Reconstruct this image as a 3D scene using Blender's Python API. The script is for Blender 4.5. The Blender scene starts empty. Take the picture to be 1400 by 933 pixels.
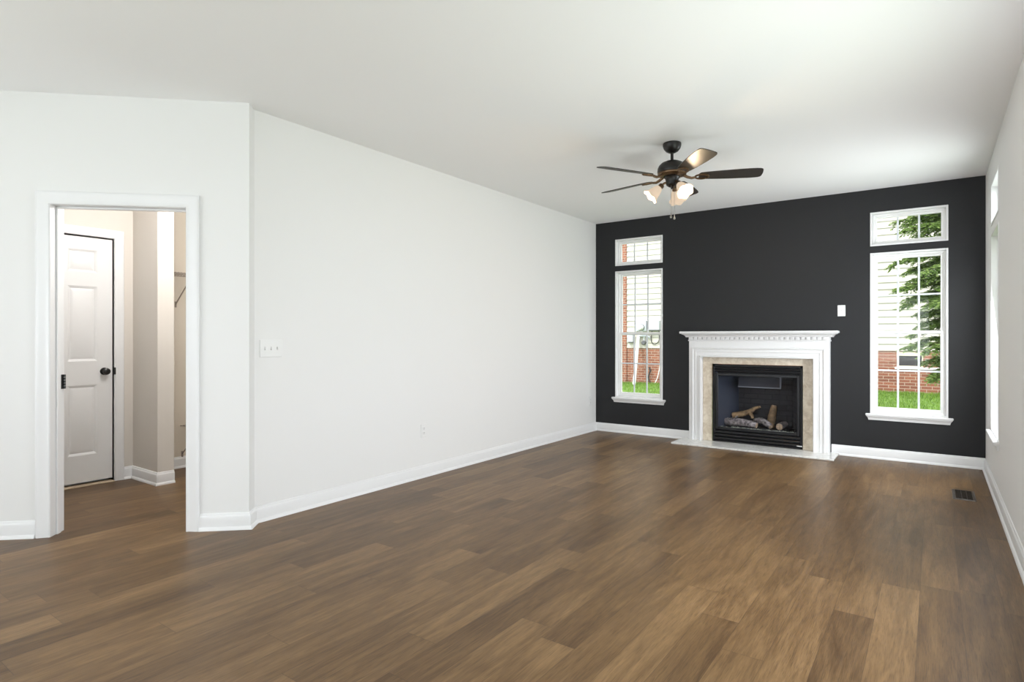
import bpy, bmesh, math, random
from mathutils import Vector, Matrix
random.seed(7)
S = bpy.context.scene
COL = S.collection
R = math.radians

# ------------------------------------------------------------------ camera
FPX = 806.0
TH = math.atan(578 / 806.0)                 # the view is turned left of the room's long axis
cam_d = bpy.data.cameras.new('camera')
cam_d.sensor_fit = 'HORIZONTAL'
cam_d.sensor_width = 36.0
cam_d.lens = 36.0 * FPX / 1400.0
cam_d.shift_y = -4.5 / 1400.0
cam_d.clip_start = 0.05
cam = bpy.data.objects.new('camera', cam_d)
COL.objects.link(cam)
cam.location = (0, 0, 1.23)
cam.rotation_euler = (R(90), 0, TH)
S.camera = cam

# ------------------------------------------------------------------ world, light, exposure
w = bpy.data.worlds.new('overcast_sky')
S.world = w
w.use_nodes = True
nt = w.node_tree
bg = nt.nodes['Background']
tc = nt.nodes.new('ShaderNodeTexCoord')
sp = nt.nodes.new('ShaderNodeSeparateXYZ')
cr = nt.nodes.new('ShaderNodeValToRGB')
nt.links.new(tc.outputs['Generated'], sp.inputs[0])
nt.links.new(sp.outputs['Z'], cr.inputs[0])
nt.links.new(cr.outputs[0], bg.inputs[0])
cr.color_ramp.elements[0].position = 0.0
cr.color_ramp.elements[0].color = (0.80, 0.86, 0.92, 1)
cr.color_ramp.elements[1].position = 0.9
cr.color_ramp.elements[1].color = (1.0, 1.0, 1.0, 1)
bg.inputs[1].default_value = 3.0

def area(name, loc, rot, sx, sy, power, col=(1, 1, 1)):
    d = bpy.data.lights.new(name, 'AREA')
    d.shape = 'RECTANGLE'; d.size = sx; d.size_y = sy; d.energy = power; d.color = col
    o = bpy.data.objects.new(name, d); COL.objects.link(o)
    o.location = loc; o.rotation_euler = rot
    return o

# added fill lights at made-up windows behind and beside the camera
DAY = (0.905, 0.955, 1.0)
area('fill_rear', (-3.2, -3.4, 1.35), (R(128), 0, 0), 2.3, 1.7, 30, DAY)
area('fill_rear', (-0.75, -3.4, 1.35), (R(128), 0, 0), 1.3, 1.7, 22, DAY)
area('fill_side', (0.30, 2.85, 1.15), (R(97), 0, R(90)), 1.8, 1.5, 42, DAY)
area('fill_side', (0.30, -1.6, 1.30), (R(115), 0, R(90)), 1.8, 1.7, 6, DAY)
# daylight of the tall window and transom in the right wall near the charcoal wall
area('daylight_tall_window', (0.43, 5.9975, 1.22), (R(84), 0, R(90)), 0.62, 1.45, 43, DAY)
area('daylight_transom', (0.43, 5.9975, 2.335), (R(90), 0, R(90)), 0.62, 0.27, 1.0, DAY)
area('fill_west', (-4.88, -1.7, 1.35), (R(106), 0, R(-90)), 2.2, 1.7, 60, DAY)  # fill light added at the made-up west window to lift the right wall
# soft sun high behind the house; it lights the neighbour's wall, the tree and the lawn
sd = bpy.data.lights.new('hazy_sun', 'SUN'); sd.energy = 2.2; sd.angle = R(6); sd.color = (1.0, 0.97, 0.90)
so_ = bpy.data.objects.new('hazy_sun', sd); COL.objects.link(so_)
so_.rotation_euler = Vector((0.45, 0.80, -1.15)).to_track_quat('-Z', 'Y').to_euler()

S.view_settings.view_transform = 'Standard'
S.view_settings.look = 'None'
S.view_settings.gamma = 1.0
S.view_settings.use_curve_mapping = False
S.view_settings.exposure = 0.14

# ------------------------------------------------------------------ materials
MATS = {}
def pm(name, col, rough=0.5, metal=0.0, spec=0.5, noise=None, bump=None, coat=0.0):
    """principled material; noise=(scale, amount) varies the colour a little, bump=(scale, strength)"""
    if name in MATS: return MATS[name]
    m = bpy.data.materials.new(name); m.use_nodes = True
    n = m.node_tree; b = n.nodes['Principled BSDF']
    b.inputs['Base Color'].default_value = (*col, 1)
    b.inputs['Roughness'].default_value = rough
    b.inputs['Metallic'].default_value = metal
    b.inputs['Specular IOR Level'].default_value = spec
    b.inputs['Coat Weight'].default_value = coat
    if noise or bump:
        t = n.nodes.new('ShaderNodeTexCoord')
    if noise:
        x = n.nodes.new('ShaderNodeTexNoise'); x.inputs['Scale'].default_value = noise[0]; x.inputs['Detail'].default_value = 4
        n.links.new(t.outputs['Object'], x.inputs['Vector'])
        r = n.nodes.new('ShaderNodeValToRGB'); a = noise[1]
        r.color_ramp.elements[0].position = 0.3; r.color_ramp.elements[1].position = 0.7
        r.color_ramp.elements[0].color = tuple(c * (1 - a) for c in col) + (1,)
        r.color_ramp.elements[1].color = tuple(min(1, c * (1 + a)) for c in col) + (1,)
        n.links.new(x.outputs['Fac'], r.inputs[0]); n.links.new(r.outputs[0], b.inputs['Base Color'])
    if bump:
        x = n.nodes.new('ShaderNodeTexNoise'); x.inputs['Scale'].default_value = bump[0]; x.inputs['Detail'].default_value = 5
        n.links.new(t.outputs['Object'], x.inputs['Vector'])
        bp = n.nodes.new('ShaderNodeBump'); bp.inputs['Strength'].default_value = bump[1]; bp.inputs['Distance'].default_value = 0.01
        n.links.new(x.outputs['Fac'], bp.inputs['Height']); n.links.new(bp.outputs[0], b.inputs['Normal'])
    MATS[name] = m
    return m

WALL = pm('wall_paint_white', (0.80, 0.797, 0.79), 0.6, spec=0.3)
CEIL = pm('ceiling_paint', (0.92, 0.92, 0.925), 0.8, spec=0.2)
DARK = pm('wall_paint_charcoal', (0.0165, 0.017, 0.0188), 0.5, spec=0.3)
BEIGE = pm('hall_paint_beige', (0.70, 0.655, 0.60), 0.6, spec=0.3)
TRIM = pm('trim_gloss_white', (0.80, 0.80, 0.805), 0.3, spec=0.5)
DOORW = pm('door_paint_white', (0.78, 0.78, 0.78), 0.35)
VINYL = pm('window_vinyl', (0.84, 0.84, 0.83), 0.35)
GRILLE = pm('window_grille_vinyl', (0.72, 0.75, 0.78), 0.35)
PLASTIC = pm('white_plastic', (0.80, 0.80, 0.79), 0.35)
SLOT = pm('dark_slot', (0.05, 0.05, 0.05), 0.6)
BLACK = pm('black_metal', (0.006, 0.006, 0.007), 0.38, spec=0.25)
BLACKG = pm('black_satin_metal', (0.008, 0.008, 0.010), 0.32, spec=0.35)
KNOB = pm('oil_rubbed_black', (0.008, 0.008, 0.008), 0.3)
BRONZE = pm('fan_dark_bronze', (0.010, 0.008, 0.007), 0.36, spec=0.4)
GOLDB = pm('fan_highlight_bronze', (0.16, 0.10, 0.055), 0.35, metal=0.75)
BLADE = pm('fan_blade_espresso', (0.026, 0.020, 0.016), 0.42, spec=0.6, noise=(9, 0.2))
CHAIN = pm('chain_nickel', (0.35, 0.33, 0.30), 0.3, metal=1.0)
REG = pm('register_brown', (0.035, 0.024, 0.016), 0.4, metal=0.3)
REGIN = pm('register_duct', (0.004, 0.004, 0.004), 0.8)
WIRE = pm('wire_shelf_coating', (0.30, 0.25, 0.21), 0.45)
OAK = pm('threshold_wood', (0.62, 0.50, 0.36), 0.5)
ALU = pm('badge_silver', (0.6, 0.6, 0.58), 0.3, metal=0.9)
LINER = pm('firebox_liner', (0.045, 0.047, 0.052), 0.5, noise=(22, 0.5), bump=(60, 0.4))
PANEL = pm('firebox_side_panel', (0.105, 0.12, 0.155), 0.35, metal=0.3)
LOGB = pm('log_bark', (0.40, 0.34, 0.31), 0.8, noise=(34, 0.85), bump=(55, 0.9))
LOGT = pm('log_tan', (0.46, 0.29, 0.14), 0.8, noise=(24, 0.5), bump=(40, 0.6))
LOGE = pm('log_cut_end', (0.62, 0.44, 0.27), 0.8, noise=(45, 0.4))
EMBER = pm('ember_rock', (0.66, 0.60, 0.46), 0.9, noise=(90, 0.8), bump=(80, 0.8))
METER = pm('meter_grey', (0.50, 0.53, 0.57), 0.5)
METERD = pm('meter_dark', (0.10, 0.10, 0.11), 0.5)
PVC = pm('pvc_white', (0.85, 0.85, 0.85), 0.4)
HOSE = pm('hose_black', (0.02, 0.02, 0.02), 0.6)
BGLASS = pm('basement_pane', (0.055, 0.05, 0.05), 0.15)
CREAM = pm('cream_trim', (0.78, 0.71, 0.55), 0.5)
BARK = pm('tree_bark', (0.10, 0.065, 0.04), 0.9, noise=(12, 0.4))
ROOF = pm('roof_shingle', (0.10, 0.09, 0.085), 0.9, noise=(8, 0.3))

def glass(name, f0, tint=(1, 1, 1)):
    """thin clear pane: see-through with a Schlick reflection on each face"""
    m = bpy.data.materials.new(name); m.use_nodes = True
    n = m.node_tree; n.nodes.clear(); L = n.links.new
    o = n.nodes.new('ShaderNodeOutputMaterial'); mx = n.nodes.new('ShaderNodeMixShader')
    t = n.nodes.new('ShaderNodeBsdfTransparent'); g = n.nodes.new('ShaderNodeBsdfGlossy')
    t.inputs[0].default_value = (*tint, 1); g.inputs['Roughness'].default_value = 0.0
    lw = n.nodes.new('ShaderNodeLayerWeight'); lw.inputs['Blend'].default_value = 0.5
    p = n.nodes.new('ShaderNodeMath'); p.operation = 'POWER'; p.inputs[1].default_value = 5.0; L(lw.outputs['Facing'], p.inputs[0])
    q = n.nodes.new('ShaderNodeMath'); q.operation = 'MULTIPLY_ADD'; q.inputs[1].default_value = 1 - f0; q.inputs[2].default_value = f0; L(p.outputs[0], q.inputs[0])
    L(q.outputs[0], mx.inputs[0]); L(t.outputs[0], mx.inputs[1]); L(g.outputs[0], mx.inputs[2]); L(mx.outputs[0], o.inputs[0])
    return m
GLASS = glass('window_glass', 0.012)
FGLASS = glass('fireplace_glass', 0.010, (0.86, 0.87, 0.9))

def shade_mat():
    m = bpy.data.materials.new('frosted_lamp_glass'); m.use_nodes = True
    n = m.node_tree; n.nodes.clear()
    o = n.nodes.new('ShaderNodeOutputMaterial'); a = n.nodes.new('ShaderNodeAddShader')
    mx = n.nodes.new('ShaderNodeMixShader'); mx.inputs[0].default_value = 0.5
    d = n.nodes.new('ShaderNodeBsdfDiffuse'); t = n.nodes.new('ShaderNodeBsdfTranslucent')
    e = n.nodes.new('ShaderNodeEmission')
    d.inputs[0].default_value = (0.30, 0.25, 0.20, 1); t.inputs[0].default_value = (0.05, 0.038, 0.026, 1)
    e.inputs[0].default_value = (1.0, 0.80, 0.60, 1); e.inputs[1].default_value = 0.55
    n.links.new(d.outputs[0], mx.inputs[1]); n.links.new(t.outputs[0], mx.inputs[2])
    n.links.new(mx.outputs[0], a.inputs[0]); n.links.new(e.outputs[0], a.inputs[1]); n.links.new(a.outputs[0], o.inputs[0])
    return m
SHADE = shade_mat()
def emit(name, col, s):
    m = bpy.data.materials.new(name); m.use_nodes = True
    b = m.node_tree.nodes['Principled BSDF']
    b.inputs['Base Color'].default_value = (*col, 1)
    b.inputs['Emission Color'].default_value = (*col, 1); b.inputs['Emission Strength'].default_value = s
    return m
BULB = emit('bulb_glow', (1.0, 0.82, 0.58), 6.0)

def floor_mat():
    m = bpy.data.materials.new('floor_planks'); m.use_nodes = True
    n = m.node_tree; L = n.links.new; b = n.nodes['Principled BSDF']
    def math_(op, a, c=None):
        x = n.nodes.new('ShaderNodeMath'); x.operation = op
        for i, v in enumerate((a, c)):
            if v is None: continue
            if isinstance(v, (int, float)): x.inputs[i].default_value = v
            else: L(v, x.inputs[i])
        return x.outputs[0]
    tc = n.nodes.new('ShaderNodeTexCoord'); s = n.nodes.new('ShaderNodeSeparateXYZ'); L(tc.outputs['Object'], s.inputs[0])
    W, LEN = 0.157, 1.22
    xr = math_('ADD', math_('DIVIDE', s.outputs['X'], W), 0.37); row = math_('FLOOR', xr); fx = math_('FRACT', xr)
    wn = n.nodes.new('ShaderNodeTexWhiteNoise'); wn.noise_dimensions = '1D'; L(row, wn.inputs['W'])
    yr = math_('ADD', math_('DIVIDE', s.outputs['Y'], LEN), math_('MULTIPLY', wn.outputs['Value'], 7.0))
    pl = math_('FLOOR', yr); fy = math_('FRACT', yr)
    cv = n.nodes.new('ShaderNodeCombineXYZ'); L(row, cv.inputs[0]); L(pl, cv.inputs[1])
    wp = n.nodes.new('ShaderNodeTexWhiteNoise'); wp.noise_dimensions = '2D'; L(cv.outputs[0], wp.inputs['Vector'])
    # grain: noise stretched along the plank, shifted per plank
    off = math_('MULTIPLY', wp.outputs['Value'], 37.0)
    def grain(sx, sy, scale, detail, dist):
        c = n.nodes.new('ShaderNodeCombineXYZ')
        L(math_('MULTIPLY', s.outputs['X'], sx), c.inputs[0]); L(math_('MULTIPLY', s.outputs['Y'], sy), c.inputs[1]); L(off, c.inputs[2])
        t = n.nodes.new('ShaderNodeTexNoise'); t.inputs['Scale'].default_value = scale; t.inputs['Detail'].default_value = detail
        t.inputs['Distortion'].default_value = dist; t.inputs['Roughness'].default_value = 0.6
        L(c.outputs[0], t.inputs['Vector']); return t.outputs['Fac']
    g1 = grain(9, 0.9, 1.6, 4, 1.2); g2 = grain(60, 3.5, 2.0, 3, 0.6); g3 = grain(2.2, 1.1, 1.6, 2, 0.4)
    f = math_('ADD', math_('MULTIPLY', g1, 0.52), math_('ADD', math_('MULTIPLY', g2, 0.32), math_('MULTIPLY', g3, 0.28)))
    f = math_('ADD', f, math_('MULTIPLY', math_('SUBTRACT', wp.outputs['Value'], 0.5), 0.20))
    r = n.nodes.new('ShaderNodeValToRGB'); L(f, r.inputs[0])
    pore = n.nodes.new('ShaderNodeMapRange'); L(grain(230, 7.0, 2.0, 2, 0.3), pore.inputs[0]); pore.inputs[1].default_value = 0.30; pore.inputs[2].default_value = 0.50; pore.inputs[3].default_value = 0.66; pore.inputs[4].default_value = 1.04
    e = r.color_ramp.elements
    e[0].position = 0.36; e[0].color = (0.076, 0.041, 0.0175, 1)
    e[1].position = 0.82; e[1].color = (0.262, 0.160, 0.074, 1)
    x = e.new(0.58); x.color = (0.150, 0.087, 0.038, 1)
    # seams
    ex = math_('MINIMUM', fx, math_('SUBTRACT', 1.0, fx)); ey = math_('MINIMUM', fy, math_('SUBTRACT', 1.0, fy))
    sx_ = math_('LESS_THAN', math_('MULTIPLY', ex, W), 0.0011); sy_ = math_('LESS_THAN', math_('MULTIPLY', ey, LEN), 0.0014)
    seam = math_('MAXIMUM', sx_, sy_)
    mx = n.nodes.new('ShaderNodeMix'); mx.data_type = 'RGBA'; mx.inputs['B'].default_value = (0.06, 0.036, 0.02, 1)
    L(math_('MULTIPLY', seam, 0.55), mx.inputs['Factor']); vm = n.nodes.new('ShaderNodeVectorMath'); vm.operation = 'SCALE'; L(r.outputs[0], vm.inputs[0]); L(pore.outputs[0], vm.inputs['Scale']); L(vm.outputs[0], mx.inputs['A'])
    L(mx.outputs['Result'], b.inputs['Base Color'])
    rg = n.nodes.new('ShaderNodeMapRange'); L(g2, rg.inputs[0]); rg.inputs[3].default_value = 0.30; rg.inputs[4].default_value = 0.46
    L(rg.outputs[0], b.inputs['Roughness']); b.inputs['Specular IOR Level'].default_value = 0.24
    bp = n.nodes.new('ShaderNodeBump'); bp.inputs['Strength'].default_value = 0.10; bp.inputs['Distance'].default_value = 0.004
    L(g2, bp.inputs['Height']); L(bp.outputs[0], b.inputs['Normal'])
    return m
FLOOR = floor_mat()

def stone_mat(name, c1, c2, scale, vein=False, rough=0.25):
    m = bpy.data.materials.new(name); m.use_nodes = True
    n = m.node_tree; L = n.links.new; b = n.nodes['Principled BSDF']
    tc = n.nodes.new('ShaderNodeTexCoord')
    t = n.nodes.new('ShaderNodeTexNoise'); t.inputs['Scale'].default_value = scale; t.inputs['Detail'].default_value = 8
    t.inputs['Roughness'].default_value = 0.65; t.inputs['Distortion'].default_value = 2.0 if vein else 0.5
    L(tc.outputs['Object'], t.inputs['Vector'])
    r = n.nodes.new('ShaderNodeValToRGB'); L(t.outputs['Fac'], r.inputs[0]); e = r.color_ramp.elements
    e[0].position = 0.38; e[0].color = (*c1, 1); e[1].position = 0.62; e[1].color = (*c2, 1)
    if vein:
        e[0].position = 0.44; e[1].position = 0.50; x = e.new(0.56); x.color = (*c1, 1)
        e[0].color = (*c1, 1)
        for k in e:
            if abs(k.position - 0.50) < 0.01: k.color = (*c2, 1)
    L(r.outputs[0], b.inputs['Base Color']); b.inputs['Roughness'].default_value = rough
    return m
TILE = stone_mat('beige_marble', (0.54, 0.45, 0.34), (0.74, 0.66, 0.54), 14)
HEARTH = stone_mat('white_marble', (0.80, 0.79, 0.77), (0.66, 0.65, 0.63), 3.5, vein=True, rough=0.15)

def brick_mat(name, c1, c2, mortar, bw, bh, ms):
    m = bpy.data.materials.new(name); m.use_nodes = True
    n = m.node_tree; L = n.links.new; b = n.nodes['Principled BSDF']
    tc = n.nodes.new('ShaderNodeTexCoord'); s = n.nodes.new('ShaderNodeSeparateXYZ'); c = n.nodes.new('ShaderNodeCombineXYZ')
    L(tc.outputs['Object'], s.inputs[0]); L(s.outputs['X'], c.inputs[0]); L(s.outputs['Z'], c.inputs[1])
    t = n.nodes.new('ShaderNodeTexBrick'); L(c.outputs[0], t.inputs['Vector'])
    t.inputs['Color1'].default_value = (*c1, 1); t.inputs['Color2'].default_value = (*c2, 1); t.inputs['Mortar'].default_value = (*mortar, 1)
    t.inputs['Scale'].default_value = 1.0; t.inputs['Mortar Size'].default_value = ms
    t.inputs['Brick Width'].default_value = bw; t.inputs['Row Height'].default_value = bh; t.inputs['Bias'].default_value = -0.1
    L(t.outputs['Color'], b.inputs['Base Color']); b.inputs['Roughness'].default_value = 0.9
    bp = n.nodes.new('ShaderNodeBump'); bp.inputs['Strength'].default_value = 0.5; bp.inputs['Distance'].default_value = 0.006; bp.invert = True
    L(t.outputs['Fac'], bp.inputs['Height']); L(bp.outputs[0], b.inputs['Normal'])
    return m
BRICK = brick_mat('red_brick', (0.31, 0.115, 0.068), (0.20, 0.072, 0.046), (0.46, 0.38, 0.31), 0.185, 0.062, 0.005)
FBRICK = brick_mat('firebox_brick', (0.055, 0.050, 0.050), (0.038, 0.036, 0.038), (0.02, 0.02, 0.02), 0.16, 0.06, 0.005)
SIDING = pm('cream_siding', (0.56, 0.53, 0.47), 0.6)

def leaf_mat(name, dark, light, scale):
    m = bpy.data.materials.new(name); m.use_nodes = True
    n = m.node_tree; L = n.links.new; b = n.nodes['Principled BSDF']
    g = n.nodes.new('ShaderNodeNewGeometry'); r = n.nodes.new('ShaderNodeValToRGB')
    L(g.outputs['Random Per Island'], r.inputs[0]); e = r.color_ramp.elements
    e[0].color = (*dark, 1); e[1].color = (*light, 1)
    L(r.outputs[0], b.inputs['Base Color']); b.inputs['Roughness'].default_value = 0.6
    b.inputs['Specular IOR Level'].default_value = 0.3
    t = n.nodes.new('ShaderNodeBsdfTranslucent'); L(r.outputs[0], t.inputs[0])
    mx = n.nodes.new('ShaderNodeMixShader'); mx.inputs[0].default_value = 0.35
    L(b.outputs[0], mx.inputs[1]); L(t.outputs[0], mx.inputs[2]); L(mx.outputs[0], n.nodes['Material Output'].inputs[0])
    return m
LEAF = leaf_mat('evergreen_foliage', (0.05, 0.11, 0.025), (0.34, 0.47, 0.14), 1)
GRASSM = leaf_mat('grass_blade', (0.09, 0.19, 0.025), (0.26, 0.42, 0.07), 1)
SOIL = pm('lawn_green', (0.13, 0.24, 0.04), 0.9, noise=(3, 0.35))

# ------------------------------------------------------------------ helpers
def world_of(o):
    v = Vector((0, 0, 0))
    while o: v += o.location; o = o.parent
    return v
def obj(name, bm, mat, parent=None, origin=None, smooth=35):
    """bmesh in world coordinates -> one mesh object (child of parent)"""
    bmesh.ops.remove_doubles(bm, verts=bm.verts, dist=1e-6)
    me = bpy.data.meshes.new(name)
    base = world_of(parent) if parent else Vector(origin or (0, 0, 0))
    bm.transform(Matrix.Translation(-base)); bm.to_mesh(me); bm.free()
    for m in (mat if isinstance(mat, (list, tuple)) else [mat]): me.materials.append(m)
    if smooth:
        me.polygons.foreach_set('use_smooth', [True] * len(me.polygons))
        me.set_sharp_from_angle(angle=R(smooth))
    o = bpy.data.objects.new(name, me); COL.objects.link(o)
    if parent: o.parent = parent
    else: o.location = base
    return o
def tag(o, label=None, cat=None, group=None, kind=None):
    if label: o['label'] = label
    if cat: o['category'] = cat
    if group: o['group'] = group
    if kind: o['kind'] = kind
    return o
def empty(name, loc, label=None, cat=None, group=None, kind=None):
    o = bpy.data.objects.new(name, None); o.empty_display_size = 0.1; COL.objects.link(o)
    o.location = loc
    return tag(o, label, cat, group, kind)
def nb(): return bmesh.new()
WORLD = lambda x, y, z: Vector((x, y, z))

def bx(bm, x0, x1, y0, y1, z0, z1, mp=None, bev=0.0, seg=1, mi=0):
    mp = mp or WORLD
    t = bmesh.new()
    vs = [t.verts.new((x, y, z)) for z in (z0, z1) for y in (y0, y1) for x in (x0, x1)]
    for f in ((0, 2, 3, 1), (4, 5, 7, 6), (0, 1, 5, 4), (2, 6, 7, 3), (0, 4, 6, 2), (1, 3, 7, 5)):
        t.faces.new([vs[i] for i in f])
    bmesh.ops.recalc_face_normals(t, faces=t.faces)
    if bev: bmesh.ops.bevel(t, geom=t.edges[:], offset=bev, segments=seg, profile=0.5, affect='EDGES')
    merge(bm, t, mp, mi)
def merge(bm, t, mp=None, mi=0):
    mp = mp or WORLD
    t.verts.index_update()
    vv = [bm.verts.new(mp(*v.co)) for v in t.verts]
    fs = []
    for f in t.faces:
        try:
            g = bm.faces.new([vv[v.index] for v in f.verts]); g.material_index = mi; fs.append(g)
        except ValueError: pass
    bmesh.ops.recalc_face_normals(bm, faces=fs)
    t.free()
def sheet(bm, us, zs, holes, n0, n1, mp):
    """slab between depths n0 and n1 in the (u, n, z) frame mp, with rectangular holes (u0,u1,z0,z1)"""
    us = sorted(set(list(us) + [h[i] for h in holes for i in (0, 1)])); zs = sorted(set(list(zs) + [h[i] for h in holes for i in (2, 3)]))
    def solid(i, j):
        if not (0 <= i < len(us) - 1 and 0 <= j < len(zs) - 1): return False
        u = (us[i] + us[i + 1]) / 2; z = (zs[j] + zs[j + 1]) / 2
        return not any(h[0] < u < h[1] and h[2] < z < h[3] for h in holes)
    t = bmesh.new(); V = {}
    def v(i, j, k):
        if (i, j, k) not in V: V[i, j, k] = t.verts.new((us[i], (n0, n1)[k], zs[j]))
        return V[i, j, k]
    for i in range(len(us) - 1):
        for j in range(len(zs) - 1):
            if not solid(i, j): continue
            for k in (0, 1): t.faces.new([v(i, j, k), v(i + 1, j, k), v(i + 1, j + 1, k), v(i, j + 1, k)])
            for (a, c, di, dj) in (((i, j), (i + 1, j), 0, -1), ((i, j + 1), (i + 1, j + 1), 0, 1), ((i, j), (i, j + 1), -1, 0), ((i + 1, j), (i + 1, j + 1), 1, 0)):
                if not solid(i + di, j + dj): t.faces.new([v(*a, 0), v(*c, 0), v(*c, 1), v(*a, 1)])
    bmesh.ops.recalc_face_normals(t, faces=t.faces)
    merge(bm, t, mp)
def sweep(bm, path, prof, mp, closed=False):
    """sweep profile [(offset to the left of the path, height h)] along a 2D path with mitred corners; mp(p, q, h) -> world"""
    n = len(path); P = [Vector(p) for p in path]; rings = []
    for i in range(n):
        if closed: a, c = P[i - 1], P[(i + 1) % n]
        else: a, c = P[max(i - 1, 0)], P[min(i + 1, n - 1)]
        d1 = (P[i] - a).normalized() if (P[i] - a).length > 1e-9 else (c - P[i]).normalized()
        d2 = (c - P[i]).normalized() if (c - P[i]).length > 1e-9 else d1
        n1 = Vector((-d1.y, d1.x)); n2 = Vector((-d2.y, d2.x)); m = (n1 + n2).normalized(); m /= max(m.dot(n1), 0.2)
        rings.append([bm.verts.new(mp(*(P[i] + m * o), h)) for o, h in prof])
    k = len(prof); fs = []
    for i in range(n if closed else n - 1):
        a, c = rings[i], rings[(i + 1) % n]
        for j in range(k): fs.append(bm.faces.new([a[j], a[(j + 1) % k], c[(j + 1) % k], c[j]]))
    if not closed:
        fs.append(bm.faces.new(rings[0])); fs.append(bm.faces.new(rings[-1][::-1]))
    bmesh.ops.recalc_face_normals(bm, faces=fs)
def lathe(bm, prof, M=None, seg=28, mi=0, close=False):
    """revolve [(r, z)] about local z, placed by matrix M"""
    M = M or Matrix.Identity(4); rings = []; fs = []
    for r, z in prof:
        if r < 1e-6: rings.append([bm.verts.new(M @ Vector((0, 0, z)))])
        else: rings.append([bm.verts.new(M @ Vector((r * math.cos(2 * math.pi * i / seg), r * math.sin(2 * math.pi * i / seg), z))) for i in range(seg)])
    for a, c in zip(rings, rings[1:] + ([rings[0]] if close else [])):
        for i in range(seg):
            q = [a[i % len(a)], a[(i + 1) % len(a)], c[(i + 1) % len(c)], c[i % len(c)]]
            q = list(dict.fromkeys(q))
            if len(q) > 2:
                f = bm.faces.new(q); f.material_index = mi; fs.append(f)
    bmesh.ops.recalc_face_normals(bm, faces=fs)
def tube(bm, pts, rad, seg=8, jitter=0.0, mi=0):
    P = [Vector(p) for p in pts]; rads = rad if isinstance(rad, (list, tuple)) else [rad] * len(P); rings = []; fs = []
    up = Vector((0, 0, 1)); prev = None
    for i, p in enumerate(P):
        d = (P[min(i + 1, len(P) - 1)] - P[max(i - 1, 0)]).normalized()
        if prev is None: prev = d.cross(up) if abs(d.dot(up)) < 0.95 else d.cross(Vector((1, 0, 0)))
        x = (prev - d * prev.dot(d)).normalized(); y = d.cross(x); prev = x
        rings.append([bm.verts.new(p + (x * math.cos(2 * math.pi * k / seg) + y * math.sin(2 * math.pi * k / seg)) * rads[i] * (1 + random.uniform(-jitter, jitter))) for k in range(seg)])
    for a, c in zip(rings, rings[1:]):
        for k in range(seg):
            f = bm.faces.new([a[k], a[(k + 1) % seg], c[(k + 1) % seg], c[k]]); f.material_index = mi; fs.append(f)
    for r in (rings[0], rings[-1]): fs.append(bm.faces.new(r))
    bmesh.ops.recalc_face_normals(bm, faces=fs)
    return fs[-2:]
def smooth_path(pts, n=6):
    P = [Vector(p) for p in pts]; out = []
    for i in range(len(P) - 1):
        p0, p1, p2, p3 = P[max(i - 1, 0)], P[i], P[i + 1], P[min(i + 2, len(P) - 1)]
        for k in range(n):
            t = k / n
            out.append(0.5 * ((2 * p1) + (p2 - p0) * t + (2 * p0 - 5 * p1 + 4 * p2 - p3) * t * t + (3 * p1 - p0 - 3 * p2 + p3) * t ** 3))
    return out + [P[-1]]
def struct(name, bm, mat, label=None, cat=None, parent=None, smooth=35):
    o = obj(name, bm, mat, parent, smooth=smooth)
    return tag(o, label, cat, kind='structure') if not parent else o

# ------------------------------------------------------------------ room shell
XL, XR, YF, YB, H = -3.667, 0.385, 7.03, -3.5, 2.743
A = Vector((-3.59, 2.10)); D = Vector((-0.7259, -0.6878)); NR = Vector((0.6878, -0.7259))   # angled wall: corner, direction, room side
FAR = lambda u, n, z: Vector((u, YF + n, z))            # n > 0 goes out of the room
RIGHT = lambda u, n, z: Vector((XR + n, u, z))
LEFT = lambda u, n, z: Vector((XL - n, u, z))
REAR = lambda u, n, z: Vector((u, YB - n, z))
def ANG(u, n, z):
    p = A + D * u - NR * n
    return Vector((p.x, p.y, z))
HALLX = -5.73
HALL = lambda u, n, z: Vector((HALLX - n, u, z))
T_END = 1.9
W_END = A + D * T_END

b = nb(); bx(b, -6.3, XR + 0.16, YB - 0.16, YF + 0.16, -0.2, 0.0)
struct('floor', b, FLOOR, 'brown wood plank floor running through the room and hall', 'floor')
b = nb(); bx(b, -6.3, XR + 0.16, YB - 0.16, YF + 0.16, H, H + 0.2)
struct('ceiling', b, CEIL, 'flat white ceiling', 'ceiling')

WZ0, WZ1, TZ0, TZ1 = 0.455, 2.093, 2.163, 2.507
WL = (-3.385, -2.742); WR = (-0.537, 0.106); WS = (5.645, 6.35)
FB = (-2.118, -1.148, 0.02, 0.93)
b = nb(); sheet(b, (XL - 0.12, XR + 0.16), (0, H), [(*WL, WZ0, WZ1), (*WL, TZ0, TZ1), (*WR, WZ0, WZ1), (*WR, TZ0, TZ1), FB], 0, 0.16, FAR)
struct('wall_far', b, DARK, 'charcoal accent wall behind the fireplace', 'wall')
SIDE = [(1.90, 3.80, 0.3, 2.3), (-2.55, -0.65, 0.3, 2.3)]
b = nb(); sheet(b, (YB, YF), (0, H), [(*WS, WZ0, WZ1), (*WS, TZ0, TZ1)] + SIDE, 0, 0.16, RIGHT)
struct('wall_right', b, WALL, 'white wall with the tall narrow window at the right', 'wall')
b = nb(); sheet(b, (2.15, YF), (0, H), [], 0, 0.12, LEFT)
struct('wall_left', b, WALL, 'long plain white wall between the doorway and the charcoal wall', 'wall')
REARW = [(-4.4, -2.0, 0.4, 2.3), (-1.45, -0.05, 0.4, 2.3)]
b = nb(); sheet(b, (W_END.x - 0.12, XR + 0.16), (0, H), REARW, 0, 0.16, REAR)
struct('wall_rear', b, WALL, 'white wall behind the viewer with added windows', 'wall')
WEST = lambda u, n, z: Vector((W_END.x - n, u, z))
WESTW = [(-2.95, -0.45, 0.4, 2.3)]
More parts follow.
